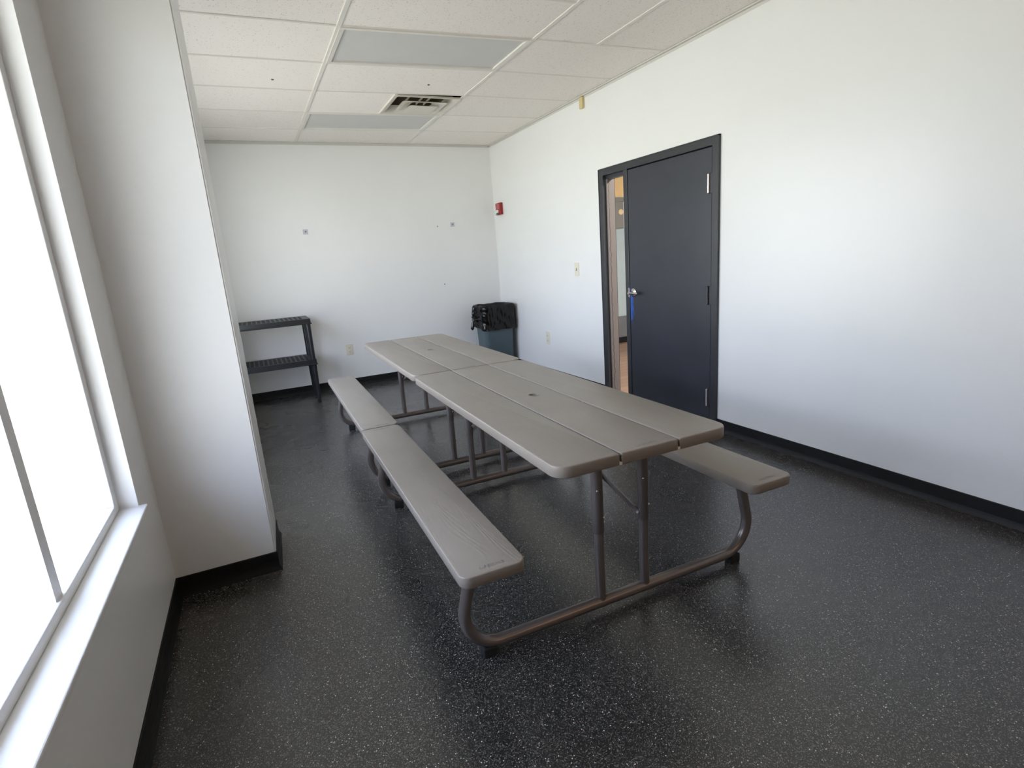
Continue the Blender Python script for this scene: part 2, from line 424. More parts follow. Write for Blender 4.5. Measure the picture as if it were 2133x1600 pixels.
def cove(bm, pts, inside, h=.094, toe=.016, th=.005):
    """Cove base along a polyline on the floor; inside = side the toe points to (+1 left of travel, -1 right)."""
    prof = [(0, 0), (toe, 0), (toe * .85, .006), (th + .003, .018), (th, .030), (th, h - .003), (th - .002, h), (0, h)]
    pts = [Vector((*p, 0)) for p in pts]; rings = []
    for i, p in enumerate(pts):
        d0 = (p - pts[i - 1]).normalized() if i else None
        d1 = (pts[i + 1] - p).normalized() if i < len(pts) - 1 else None
        def nr(d): return Vector((-d.y, d.x, 0)) * inside
        if d0 is None: n = nr(d1)
        elif d1 is None: n = nr(d0)
        else:
            n = (nr(d0) + nr(d1)); n = n / max(n.dot(nr(d0)), .2)
        rings.append([p + n * a + Vector((0, 0, z)) for a, z in prof])
    loft(bm, rings, smooth=False)

bm = bmesh.new(); cove(bm, [(-3.50, 0), (0, 0)], -1)
struct('baseboard_back', bm, BASEB, 'black cove base along the far wall', 'baseboard')
bm = bmesh.new(); cove(bm, [(0, 0), (0, -2.352)], -1); cove(bm, [(0, -3.746), (0, YN)], -1)
struct('baseboard_right', bm, BASEB, 'black cove base along the wall with the door', 'baseboard')
bm = bmesh.new(); cove(bm, [(XL, -3.60), (-3.066, -3.60), (-3.081, -3.98), (XL, -3.98)], 1)
struct('baseboard_pier', bm, BASEB, 'black cove base wrapped around the white pier', 'baseboard')
bm = bmesh.new(); cove(bm, [(XL, YN), (XL, -3.98)], -1); cove(bm, [(XL, -3.60), (XL, 0)], -1)
struct('baseboard_left', bm, BASEB, 'black cove base below the windows', 'baseboard')

# windows
for k, (y0, y1) in enumerate(W):
    o = thing('window_%d' % (k + 1), ['window beyond the white pier', 'white framed window on the near side of the white pier'][k], 'window', (XL - .1, (y0 + y1) / 2, 0), kind='structure')
    bm = bmesh.new(); hw = (y1 - y0) / 2
    for a, b, c, d in ((-hw, hw, WZ[0], WZ[0] + .05), (-hw, hw, WZ[1] - .05, WZ[1]), (-hw, -hw + .05, WZ[0] + .05, WZ[1] - .05), (hw - .05, hw, WZ[0] + .05, WZ[1] - .05)):
        box(bm, -.04, .04, a, b, c, d, bev=.003)
    n = 2
    for i in range(1, n):
        y = -hw + 2 * hw * i / n; box(bm, -.03, .03, y - .025, y + .025, WZ[0] + .05, WZ[1] - .05)
    obj('window_frame', bm, ALU, o)
    obj('window_pane', B(-.003, .003, -hw + .045, hw - .045, WZ[0] + .045, WZ[1] - .045), GLASS, o)
    obj('window_sill', B(.04, .13, -hw, hw, WZ[0], WZ[0] + .02, bev=.004), ALU, o)

# ------------------------------------------------------------------ ceiling
XS = [-4.72, -3.494, -2.281, -1.066, 0.0]
rowA = [.02, -.600, -1.223, -1.850, -2.475, -3.090]; rowB = [-.04, -.673, -1.307, -1.942, -2.572, -3.187]; rowW = [-.045, -.700, -1.337, -1.955, -2.593, -3.230]
rowZ = [.03, -.56, -1.195, -1.825, -2.44, -3.055]
for k in range(1, 10):
    rowA.append(-3.09 - .60 * k); rowB.append(-3.187 - .60 * k + .07 * (k == 1)); rowW.append(-3.23 - .60 * k); rowZ.append(-3.055 - .60 * k)
ROWS = [[z - .0 for z in rowZ], rowZ, rowA, rowB, rowW]
NR = len(rowA)
LIGHTS = [(2, 1), (2, 4)]                   # (column, row): tile between row lines
bm = bmesh.new(); gb = bmesh.new()
def quad(b, p, z): return b.faces.new([b.verts.new((x, y, z)) for x, y in p])
ZT = H + .006
tees = []
def cross(c, r): return Vector((XS[c], ROWS[c][r], 0))
for c in range(len(XS) - 1):
    for r in range(NR - 1):
        p00, p10, p11, p01 = cross(c, r), cross(c + 1, r), cross(c + 1, r + 1), cross(c, r + 1)
        if r == 0: p00.y = p10.y = .02
        if (c, r) in LIGHTS: continue
        if c == 2 and r == 2:                # half tile, the air vent takes the other half
            m0 = Vector((-1.645, p00.y + (p10.y - p00.y) * .523, 0)); m1 = Vector((-1.645, p01.y + (p11.y - p01.y) * .523, 0))
            quad(bm, [(p.x, p.y) for p in (p00, m0, m1, p01)], ZT); tees.append((m0, m1)); continue
        if c == 3 and r >= 5:                # tiles laid lengthwise, two abreast
            if (r - 5) % 2 == 0 and r + 2 < NR:
                q1, q0 = cross(c + 1, r + 2), cross(c, r + 2)
                a, b_ = (p00 + p10) / 2, (q0 + q1) / 2
                a.x = b_.x = -.583
                quad(bm, [(p.x, p.y) for p in (p00, a, b_, q0)], ZT); quad(bm, [(p.x, p.y) for p in (a, p10, q1, b_)], ZT); tees.append((a, b_))
            continue
        quad(bm, [(p.x, p.y) for p in (p00, p10, p11, p01)], ZT)
for f in bm.faces:
    if f.normal.z > 0: f.normal_flip()
ceil = struct('ceiling', bm, TILE, 'suspended ceiling of white fissured tiles', 'ceiling')
for c in range(len(XS) - 1):
    for r in range(1, NR):
        if c == 3 and r > 5 and (r - 5) % 2: continue
        tees.append((cross(c, r), cross(c + 1, r)))
for c in (1, 2, 3):
    for r in range(NR - 1):
        a, b_ = cross(c, r), cross(c, r + 1)
        if r == 0: a.y = .0
        tees.append((a, b_))
for a, b_ in tees:
    d = (b_ - a).normalized(); n = Vector((-d.y, d.x, 0)) * (.0125 if abs(d.y) > .8 else .009)
    for q0 in (n,):
        lp = [[a + q0, a - q0, b_ - q0, b_ + q0]]
        loft(gb, [[(p.x, p.y, z) for p in lp[0]] for z in (H + (.0005 if abs(d.y) > .8 else .002), H + .010)], smooth=False)
obj('ceiling_grid', gb, TEE, ceil)
bm = bmesh.new()
box(bm, XL, 0, -.024, 0, H - .004, H + .004); box(bm, -.024, 0, YN, 0, H - .004, H + .004)
box(bm, XL, 0, -.003, 0, H - .02, H); box(bm, -.003, 0, YN, 0, H - .02, H)
obj('wall_angle', bm, GREYTRIM, ceil)
bm = B(XL - .2, 3.2, YN - .2, .2, 3.0, 3.1)
struct('ceiling_slab', bm, DARK, 'dark slab above the suspended ceiling', 'ceiling')

# troffers
for k, (c, r) in enumerate(LIGHTS):
    p = [cross(c, r), cross(c + 1, r), cross(c + 1, r + 1), cross(c, r + 1)]
    ctr = sum(p, Vector()) / 4
    t = thing('ceiling_light', ['unlit grey ceiling light panel nearest the far wall, next to the air vent', 'large unlit grey ceiling light panel nearest the camera'][k], 'ceiling light', (ctr.x, ctr.y, H), group='recessed ceiling lights')
    def shr(q, s): return [(ctr * 0 + (v - ctr) - (v - ctr).normalized() * 0 + Vector((-math.copysign(s, (v - ctr).x), -math.copysign(s, (v - ctr).y), 0))) for v in q]
    fb = bmesh.new()
    L1, L2 = shr(p, .006), shr(p, .036)
    prof = [(L1, .008), (L1, -.004), (L2, -.001), (L2, .014)]
    loft(fb, [[(v.x, v.y, z) for v in l] for l, z in prof], False, False, smooth=False)
    obj('light_frame', fb, TEE, t)
    fb = bmesh.new(); loft(fb, [[(v.x, v.y, z) for v in shr(p, .030)] for z in (.010, .016)], smooth=False)
    obj('diffuser', fb, DIFF, t)

# air vent: nested flaring blades round a drop plate
vy0, vy1 = -1.295, -1.885
vc = Vector((-1.362, -1.588, H))
t = thing('air_vent', 'square stepped ceiling air vent beside the far grey light panel', 'air vent', vc)
def ring(bm, lo, hi, zlo, zhi, th=.004, k=2):
    """Square louvre flaring down: lower half-size lo at zlo, upper half-size hi at zhi, rounded corners."""
    def lp(s, z, rr=.03): return [(x, y * .97, z) for x, y in rrect(2 * s, 2 * s, (min(rr, s * .4),) * 4, 5)]
    mid = (lo + hi) / 2
    loft(bm, [lp(lo, zlo), lp(lo - .02, zlo + .003), lp(mid - .01, (zlo + zhi) / 2), lp(hi, zhi), lp(hi - th, zhi), lp(mid - .01 - th, (zlo + zhi) / 2 + .003), lp(lo - .022, zlo + .008), lp(lo, zlo + .004)], False, False)
bm = bmesh.new()
def sq(s, z): return [(x, y * .97, z) for x, y in rrect(2 * s, 2 * s, (.012,) * 4, 3)]
loft(bm, [sq(.294, .006), sq(.294, -.006), sq(.262, -.004), sq(.245, .012), sq(.225, .055), sq(.222, .055)], False, False)
obj('vent_flange', bm, VENTW, t, 40)
bm = bmesh.new(); ring(bm, .198, .095, -.017, .004); obj('louvre', bm, VENTW, t, 40)
bm = bmesh.new(); loft(bm, [sq(.085, -.022), sq(.105, -.024), sq(.124, -.030), sq(.126, -.033), sq(.118, -.034), sq(.09, -.032)], True, True); obj('centre_plate', bm, VENTW, t, 40)
bm = bmesh.new(); loft(bm, [sq(.27, .058), sq(.27, .16)], False, True, smooth=False)
obj('plenum', bm, DUCT, t)
bm = bmesh.new()
for a in (-.09, .03, .1): box(bm, a, a + .006, -.2, .2, .06, .075)
obj('damper_bar', bm, VENTW, t)
for (x, y), l in (((-2.590, -2.057), 'small dark hook hole in the left-hand ceiling tile'), ((-1.454, -2.156), 'small dark hook hole in the ceiling tile just before the air vent')):
    bm = bmesh.new(); lathe(bm, [(.010, 0), (.010, .003), (.006, .005)], 12, RX(x, y, H + .006, (0, 0, -1)))
    tag(obj('ceiling_hook', bm, HOLE), l, 'hook', 'hook holes in the ceiling')

# ------------------------------------------------------------------ door
dr = thing('door_1', 'black door with a narrow side opening in the long pale wall', 'door', (0, 0, 0), kind='structure')
bm = bmesh.new(); FX0, FX1 = -.016, WT + .006
box(bm, FX0, FX1, -2.410, -2.350, 0, 2.070, bev=.002); box(bm, FX0, FX1, -3.746, -3.690, 0, 2.070, bev=.002)
box(bm, FX0, FX1, -3.690, -2.410, 2.016, 2.070, bev=.002)
box(bm, FX0, FX1, -2.756, -2.704, 0, 2.016, bev=.002)
box(bm, .030, .075, -3.690, -3.675, 0, 2.016); box(bm, .030, .075, -2.770, -2.756, 0, 2.016); box(bm, .030, .075, -3.690, -2.756, 2.001, 2.016)
box(bm, .020, .080, -2.704, -2.41, 1.985, 2.016)
box(bm, FX0 - .003, -.001, -3.751, -3.744, 0, 2.075); box(bm, FX0 - .003, -.001, -2.352, -2.345, 0, 2.075); box(bm, FX0 - .003, -.001, -3.751, -2.345, 2.068, 2.075)
obj('door_frame', bm, FRAME, dr)
obj('worn_jamb', B(.018, .100, -2.424, -2.4105, 0, 1.985), JAMB, dr)['label'] = 'worn mauve jamb of the side opening'
leaf = obj('door_leaf', B(-.012, .029, -3.684, -2.7605, .012, 2.007, bev=.0015), DOOR, dr)
for z in (.243, 1.007, 1.773):
    bm = bmesh.new()
    for k in range(5):
        z0 = z - .062 + k * .0248; tube(bm, [(-.021, -3.664, z0 + .0006), (-.021, -3.664, z0 + .0242)], .0088, 12)
    dome(bm, .0075, RX(-.021, -3.664, z + .062, (0, 0, 1)), .006); dome(bm, .0075, RX(-.021, -3.664, z - .062, (0, 0, -1)), .006)
    hg = obj('hinge', bm, STEEL if abs(z - 1.007) > .1 else FRAME, leaf, 40)
    obj('hinge_leaf', B(-.0165, -.0118, -3.694, -3.668, z - .062, z + .062), FRAME, hg)
bm = bmesh.new(); lathe(bm, [(.037, 0), (.037, .006), (.033, .010), (.016, .013), (.012, .016), (.012, .050), (.0135, .058), (.010, .062)], 28, RX(-.012, -2.812, 1.003, (-1, 0, 0)))
obj('handle_rose', bm, NICKEL, leaf, 40)
bm = bmesh.new(); tube(bm, fillet([(-.062, -2.800, 1.003), (-.066, -2.86, 1.004), (-.060, -2.918, 1.001)], .05, 5), [.011] + [.0095] * 6 + [.0085], 14)
obj('door_handle', bm, NICKEL, leaf, 50)
obj('strike_plate', B(FX0 - .0025, FX0, -2.757, -2.743, .962, 1.044, bev=.0008), NICKEL, dr)

# ------------------------------------------------------------------ hall beyond the side opening
struct('floor_hall', B(WT, 3.0, -5.2, 0, 0, .004), PLANKS, 'brown plank floor seen through the side opening of the door', 'floor')
bm = B(WT, 3.0, -.012, 0, .40, 2.085); struct('wall_hall_end', bm, HALLWALL, 'pale blue wall seen through the side opening of the door', 'wall')
bm = B(WT, 3.0, -.020, 0, .088, .40); struct('wall_hall_wainscot', bm, HALLDARK, 'dark lower wall panel seen through the side opening', 'wall')
bm = B(WT, 3.0, -.034, 0, .004, .088); struct('baseboard_hall', bm, BASEB, 'dark base along the hall wall', 'baseboard')
bm = B(WT, 3.0, -.012, 0, 2.085, 3.0); struct('wall_hall_top', bm, HALLORANGE, 'upper wall with warm orange light painted on, seen through the side opening', 'wall')
struct('wall_hall_side', B(3.0, 3.1, -5.3, .1, 0, 3.0), HALLWALL, 'far side wall of the hall', 'wall')
struct('wall_hall_near', B(WT, 3.1, -5.3, -5.2, 0, 3.0), HALLWALL, 'near end wall of the hall', 'wall')
t = thing('wall_panel', 'grey panel on the hall wall carrying a round cream disc', 'panel', (1.775, -.012, 1.852))
obj('board', B(-.17, .215, -.040, 0, -.19, .165, bev=.004), HALLGREY, t)
obj('cap_strip', B(-.17, .235, -.052, 0, .165, .222, bev=.004), HALLGREY, t)
bm = bmesh.new(); lathe(bm, [(.040, 0), (.040, .010), (.036, .014), (.01, .016)], 28, RX(.165, -.040, .028, (0, -1, 0)))
obj('disc', bm, HALLDISC, t, 40)['label'] = 'round cream disc'
obj('edge_strip', B(.215, .235, -.030, 0, -.19, .165), ALU, t)

# ------------------------------------------------------------------ small wall fittings
def plate(bm, M, w, h, d, bev=.003):
    t = bmesh.new(); box(t, -w / 2, w / 2, -h / 2, h / 2, 0, d, bev=bev); merge(bm, t, 0, M)
# local frame: x = along the wall, y = up, z = out of the wall
MR = lambda y, z: Matrix(((0, 0, -1, 0), (-1, 0, 0, y), (0, 1, 0, z), (0, 0, 0, 1)))       # right wall, faces -X
MB_ = lambda x, z: Matrix(((1, 0, 0, x), (0, 0, -1, 0), (0, 1, 0, z), (0, 0, 0, 1)))       # back wall, faces -Y
def outlet(M, w, h, label):
    t = bpy.data.objects.new('wall_outlet', None); C.objects.link(t); t.matrix_world = M; t.empty_display_size = .1
    tag(t, label, 'outlet', 'duplex wall outlets')
    bm = bmesh.new(); plate(bm, Matrix(), w, h, .006); obj('cover_plate', bm, CREAM, t)
    for s in (-1, 1):
        bm = bmesh.new(); lathe(bm, [(.0185, .006), (.0185, .009), (.017, .010)], 20, Matrix.Translation((0, s * h * .19, 0)))
        r = obj('receptacle', bm, CREAM, t)
        bm = bmesh.new(); y = s * h * .19
        box(bm, -.009, -.0055, y - .003, y + .007, .0098, .0108); box(bm, .0055, .009, y - .003, y + .007, .0098, .0108)
        box(bm, -.003, .003, y - .011, y - .006, .0098, .0108); obj('slot', bm, SLOT, r)
    return t
outlet(MR(-1.228, .447), .085, .145, 'ivory wall outlet low on the long wall, between the trash can and the black door')
outlet(MB_(-2.020, .446), .084, .126, 'ivory wall outlet on the far wall between the black shelf and the table')
t = bpy.data.objects.new('light_switch', None); C.objects.link(t); t.matrix_world = MR(-1.901, 1.209)
tag(t, 'ivory toggle light switch on the long wall just before the black door', 'light switch')
bm = bmesh.new(); plate(bm, Matrix(), .078, .134, .006); obj('cover_plate', bm, CREAM, t)
bm = bmesh.new(); box(bm, -.006, .006, -.013, .013, .006, .008); obj('toggle_slot', bm, SLOT, t)
bm = bmesh.new(); box(bm, -.004, .004, -.002, .009, .006, .020, bev=.001); obj('toggle', bm, CREAM, t)

t = bpy.data.objects.new('cable_cover', None); C.objects.link(t); t.matrix_world = MR(-2.124, 2.682)
tag(t, 'small yellowed box high on the long wall, touching the ceiling edge', 'cable cover')
bm = bmesh.new(); plate(bm, Matrix(), .052, .096, .026, .004); obj('cover_box', bm, CONDUIT, t)
bm = bmesh.new(); box(bm, -.022, .022, -.040, -.034, .0255, .0275); obj('end_ridge', bm, CONDUIT, t)

t = bpy.data.objects.new('fire_alarm', None); C.objects.link(t); t.matrix_world = MR(-.198, 1.966)
tag(t, 'red fire alarm strobe high on the long wall beside the far corner', 'fire alarm')
bm = bmesh.new(); plate(bm, Matrix(), .150, .142, .034, .006); obj('housing', bm, RED, t)
bm = text_mesh('FIRE', .045, .0006, Matrix.Translation((-.018, .022, .0345)) @ Matrix.Rotation(PI / 2, 4, 'Z')); obj('lettering', bm, PINK, t)
bm = text_mesh('FIRE', .030, .0006, Matrix.Translation((.022, .026, .0345)) @ Matrix.Rotation(PI / 2, 4, 'Z')); obj('lettering', bm, PINK, t)
bm = bmesh.new(); box(bm, -.078, .020, -.070, -.010, .034, .050, bev=.004)
dome(bm, .026, Matrix.Translation((-.030, -.036, .050)), .022, 18); obj('strobe_lens', bm, LENS, t, 40)
bm = bmesh.new(); box(bm, -.010, .024, -.074, -.046, .034, .058, bev=.003); obj('lens_foot', bm, LENSDARK, t)

for (x, z), l, s in (((-2.312, 1.813), 'small grey square plate on the far wall above the shelf', .054), ((-.579, 1.819), 'small grey square plate on the far wall near the corner', .052)):
    t = bpy.data.objects.new('mounting_plate', None); C.objects.link(t); t.matrix_world = MB_(x, z)
    tag(t, l, 'plate', 'grey mounting plates on the far wall')
    bm = bmesh.new(); plate(bm, Matrix(), s, s, .004, .001); obj('plate', bm, PLATE, t)
    bm = bmesh.new(); dome(bm, .008, Matrix.Translation((.002, .002, .004)), .004); obj('screw', bm, HOLE, t)
for (x, z), l in (((-.774, 1.804), 'tiny screw left in the far wall beside the right-hand grey plate'), ((-.756, 1.104), 'tiny screw left in the far wall above the table end')):
    bm = bmesh.new(); dome(bm, .007, MB_(x, z), .004)
    tag(obj('wall_screw', bm, HOLE), l, 'screw', 'screws left in the far wall')

# ------------------------------------------------------------------ picnic tables
TL, TW, TZ, TT = 1.775, .735, .722, .042      # top length, width, height, thickness
BZ, BT, BW, BX = .446, .040, .222, .603       # bench
def picnic_table():
    t = thing('picnic_table', 'near grey-brown folding picnic table, its end towards the camera', 'picnic table', (0, 0, 0), group='folding picnic tables set end to end')
    pw = (TW - .014) / 3; R = .060; r = .005
    bm = bmesh.new()
    board(bm, -(pw + .007), 0, pw, TL, TZ - TT, TZ, (r, R, R, r))
    board(bm, pw + .007, 0, pw, TL, TZ - TT, TZ, (R, r, r, R))
    board(bm, 0, 0, pw, TL, TZ - TT, TZ, (r, r, r, r), hole=(0, 0, .021))
    obj('tabletop', bm, BOARD, t, 50)
    for s in (-1, 1):
        for y in (-TL / 2 + .006, TL / 2 - .006):
            bm = bmesh.new(); box(bm, s * (pw / 2 + .0035) - .006, s * (pw / 2 + .0035) + .006, y - .005, y + .005, TZ - TT + .001, TZ - TT + .011)
            obj('board_spacer', bm, NYLON, t)['label'] = 'pale plastic spacer in the gap between two boards'
    bm = bmesh.new()
    N = 28
    prof = [(.0215, -.010), (.0215, .001), (.0245, .0028), (.0285, .0024), (.0305, .0002)]
    loft(bm, [[(a * math.cos(2 * PI * k / N), a * math.sin(2 * PI * k / N), TZ + z) for k in range(N)] for a, z in prof], False, False)
    obj('umbrella_hole_ring', bm, BOARD, t, 50)
    bm = bmesh.new(); lathe(bm, [(.0205, TZ - .030), (.0205, TZ - .008), (.017, TZ - .007)], 24)  # black disc added to darken the hole like the shade inside it
    obj('umbrella_hole_shade', bm, RUBBER, t, 50)['label'] = 'black disc standing in for the shade inside the umbrella hole'
    for s in (-1, 1):
        bm = text_mesh('LIFETIME', .021, .0011, Matrix.Translation((0, s * (TL / 2 - .030), TZ)) @ Matrix.Rotation(0 if s < 0 else PI, 4, 'Z'))
        obj('lettering', bm, BOARD, t)
    for sx in (-1, 1):
        bm = bmesh.new(); board(bm, sx * BX, 0, BW, TL, BZ - BT, BZ, (.035,) * 4)
        b = obj('bench', bm, BOARD, t, 50)
        for s in (-1, 1):
            bm = text_mesh('LIFETIME', .021, .0011, Matrix.Translation((sx * BX, s * (TL / 2 - .034), BZ)) @ Matrix.Rotation(0 if s < 0 else PI, 4, 'Z'))
            obj('lettering', bm, BOARD, b)
        bm = bmesh.new(); box(bm, sx * BX - .06, sx * BX + .06, -.80, .80, BZ - BT - .012, BZ - BT + .001); obj('bench_rail', bm, TUBE, b)
    FY = .702
    for sy in (-1, 1):
        y = sy * FY
        bm = bmesh.new()
        tube(bm, fillet([(-.612, y, BZ - BT), (-.700, y, .045), (.700, y, .045), (.612, y, BZ - BT)], .135, 12), .0220, 18)
        fr = obj('leg_frame', bm, TUBE, t, 60)
        for sx in (-1, 1):
            bm = bmesh.new(); box(bm, sx * .585 - .026, sx * .585 + .026, y - .020, y + .020, 0, .040, bev=.005)
            obj('rubber_foot', bm, RUBBER, fr)
        for sx in (-1, 1):
            x = sx * .105
            bm = bmesh.new()
            tube(bm, [(x, y, .052), (x, y, .345)], .0192, 18)
            tube(bm, [(x, y, .3425), (x, y, .3445), (x, y, TZ - TT - .006)], [.0205, .0222, .0222], 18)
            box(bm, x - .05, x + .05, y - .045, y + .045, TZ - TT - .007, TZ - TT + .001)
            lg = obj('leg', bm, TUBE, t, 40)
            bm = bmesh.new()
            dome(bm, .0062, RX(x + .0135, y - .0155, .405, (.66, -.75, 0)), .005, 12)
            obj('bolt', bm, STEEL, lg)
            bm = bmesh.new(); dome(bm, .0042, RX(x - .0105, y - .0180, .520, (-.5, -.86, 0)), .003, 10)
            obj('rivet', bm, STEEL, lg)
            # flat folding brace up to the middle of the top
            a = Vector((x - sx * 0 - .022 * (1 if sx > 0 else -1), y - sy * .004, .375)); e = Vector((-sx * .105, sy * (FY - .31), TZ - TT))
            d = (e - a).normalized(); side = d.cross(Vector((0, 0, 1))).normalized(); up = side.cross(d)
            bm = bmesh.new()
            loft(bm, [[p + side * i * .003 + up * j * .0085 for i, j in ((-1, -1), (1, -1), (1, 1), (-1, 1))] for p in (a - d * .012, e)], smooth=False)
            br = obj('brace', bm, TUBE, t)
            bm = bmesh.new(); tube(bm, [a - side * .008, a + side * .008], .0055, 10); obj('pivot_bolt', bm, STEEL, br)
    return t
RT = -.018
pt = picnic_table()
pt.location = (-1.833, -4.350, 0); pt.rotation_euler = (0, 0, RT)
dup(pt, (-1.794, -2.560, 0), RT, 'far grey-brown folding picnic table, its end towards the far wall')

# ------------------------------------------------------------------ trash can and liner
tx, ty = -.262, -.325
t = thing('trash_can', 'slate grey plastic trash can in the far corner, lined with a black bag', 'trash can', (tx, ty, 0))
def bl(w, d, r, z, n=7): return [(x, y, z) for x, y in rrect(w, d, (r,) * 4, n)]
bm = bmesh.new()
loft(bm, [bl(.352, .290, .05, 0), bl(.358, .296, .05, .012), bl(.398, .338, .055, .745), bl(.400, .340, .055, .75), bl(.414, .354, .06, .756), bl(.416, .356, .06, .790), bl(.408, .348, .058, .795), bl(.400, .340, .055, .79), bl(.350, .29, .05, .03)], True, True)
obj('bin_body', bm, BIN, t, 45)
# liner folded over the rim, bunched and knotted at its left side
tb = thing('trash_bag', 'black plastic bag folded over the rim of the trash can, knotted at its left', 'trash bag', (tx, ty, 0))
bm = bmesh.new()
N = 26; per = []
base = rrect(.424, .364, (.062,) * 4, N)
n = len(base)
cum = [0]
for i in range(n):
    a, b_ = base[i], base[(i + 1) % n]; cum.append(cum[-1] + math.hypot(b_[0] - a[0], b_[1] - a[1]))
# resample evenly
NS = 260; ring0 = []
for k in range(NS):
    s = cum[-1] * k / NS
    i = max(j for j in range(n) if cum[j] <= s); f = (s - cum[i]) / max(1e-6, cum[i + 1] - cum[i])
    a, b_ = base[i], base[(i + 1) % n]; ring0.append(Vector((a[0] + (b_[0] - a[0]) * f, a[1] + (b_[1] - a[1]) * f, 0)))
KN = Vector((-.232, .08, .640))              # knot, local
uk = min(range(NS), key=lambda k: (ring0[k] - Vector((KN.x, KN.y, 0))).length)
rows = []
prof = [(-.045, .50), (-.042, .60), (-.036, .68), (-.030, .75), (-.024, .795), (-.014, .815), (.006, .818), (.014, .805)] + [(.016, .80 - .0125 * k) for k in range(1, 22)]
for j, (off, z) in enumerate(prof):
    lp = []
    for k, p in enumerate(ring0):
        d = p.normalized(); nrm = Vector((math.copysign(min(1, abs(p.x) / .212) ** 6, p.x), math.copysign(min(1, abs(p.y) / .182) ** 6, p.y), 0))
        nrm = nrm.normalized() if nrm.length > .05 else d
        du = ((k - uk + NS / 2) % NS - NS / 2) * cum[-1] / NS
        hem = .515 + .022 * noise.noise(Vector((k * .035, 4, 4))) + .045 * math.exp(-(du / .13) ** 2)
        zz = z
        if j > 7: zz = .80 - (.80 - hem) * (j - 7) / 21
        r = math.hypot(du, (zz - KN.z) * 1.0); th = math.atan2(zz - KN.z, du + 1e-6)
        w = .011 * noise.noise(Vector((k * .06 + zz * 6, zz * 7, 3))) + .006 * noise.noise(Vector((k * .22, zz * 20, 7)))
        w += .017 * math.exp(-(r / .26) ** 2) * math.sin(12 * th + 2 * noise.noise(Vector((du * 12, zz * 12, 1)))) * min(1, r / .075)
        bulge = .020 * math.exp(-(r / .09) ** 2)
        if j <= 7: w *= .6; bulge *= .3
        rimw = .010 * noise.noise(Vector((k * .07, 5, 2))) if 3 < j < 9 else 0
        q = p + nrm * (off + max(w, -.010) + bulge)
        q.x = min(q.x, .238)
        q.z = zz + rimw; lp.append(q)
    rows.append(lp)
loft(bm, rows, False, False)
bmesh.ops.solidify(bm, geom=bm.faces[:], thickness=.0012)
obj('bag_skirt', bm, BAG, tb, 70)
bm = bmesh.new()
kp = [KN + Vector(v) for v in ((.02, -.01, .012), (.0, 0, .004), (-.012, 0, -.004), (-.020, .0, -.020), (-.022, .002, -.034), (-.027, .004, -.052), (-.033, .006, -.080), (-.038, .006, -.108), (-.038, .006, -.126))]
tube(bm, kp, [.026, .021, .014, .013, .011, .015, .022, .021, .008], 14)
for v in bm.verts: v.co += Vector((noise.noise(v.co * 60), noise.noise(v.co * 60 + Vector((9, 0, 0))), 0)) * .005
obj('knot_tail', bm, BAG, tb, 70)

# ------------------------------------------------------------------ black plastic shelf
def perforated(bm, xs, ys, z0, z1, solid):
    nx, ny = len(xs) - 1, len(ys) - 1
    for i in range(nx):
        for j in range(ny):
            if not solid(i, j): continue
            x0, x1, y0, y1 = xs[i], xs[i + 1], ys[j], ys[j + 1]
            def f(*p): bm.faces.new([bm.verts.new(v) for v in p])
            f((x0, y0, z1), (x1, y0, z1), (x1, y1, z1), (x0, y1, z1)); f((x0, y1, z0), (x1, y1, z0), (x1, y0, z0), (x0, y0, z0))
            for di, dj, a, b_ in ((-1, 0, (x0, y1), (x0, y0)), (1, 0, (x1, y0), (x1, y1)), (0, -1, (x0, y0), (x1, y0)), (0, 1, (x1, y1), (x0, y1))):
                ii, jj = i + di, j + dj
                if not (0 <= ii < nx and 0 <= jj < ny) or not solid(ii, jj):
                    f((*a, z0), (*b_, z0), (*b_, z1), (*a, z1))
    bmesh.ops.remove_doubles(bm, verts=bm.verts, dist=1e-5)
SX0, SX1, SY0, SY1 = -3.33, -2.460, -.600, -.115
sh = thing('shelf_unit', 'low two-tier black plastic shelf against the far wall, partly behind the white pier', 'shelf', ((SX0 + SX1) / 2, (SY0 + SY1) / 2, 0))
sw, sd = (SX1 - SX0) / 2, (SY1 - SY0) / 2
for z in (.478, .908):
    bm = bmesh.new()
    xs = [-sw, -sw + .055]; k = 0
    nh = 17; pitch = (2 * sw - .11) / nh
    for i in range(nh): xs += [-sw + .055 + pitch * i + pitch * .68, -sw + .055 + pitch * (i + 1)]
    xs = sorted(set([round(v, 5) for v in xs] + [sw]))
    ys = [-sd, -sd + .045]; mh = 5; py = (2 * sd - .09) / mh
    for j in range(mh): ys += [-sd + .045 + py * j + py * .66, -sd + .045 + py * (j + 1)]
    ys = sorted(set([round(v, 5) for v in ys] + [sd]))
    perforated(bm, xs, ys, z - .008, z, lambda i, j: not (i % 2 == 1 and j % 2 == 1 and i < len(xs) - 2 and j < len(ys) - 2))
    # apron with a small outward lip
    for k_ in (1,):
        loops = []
        for ins, zz in ((0, z), (-.002, z - .040), (-.010, z - .050), (-.010, z - .056), (.004, z - .056), (.006, z - .004)):
            loops.append([(x, y, zz) for x, y in rrect(2 * (sw - ins), 2 * (sd - ins), (.012,) * 4, 3)])
        loft(bm, loops, False, False)
    obj('shelf_tray', bm, SHELFP, sh, 35)
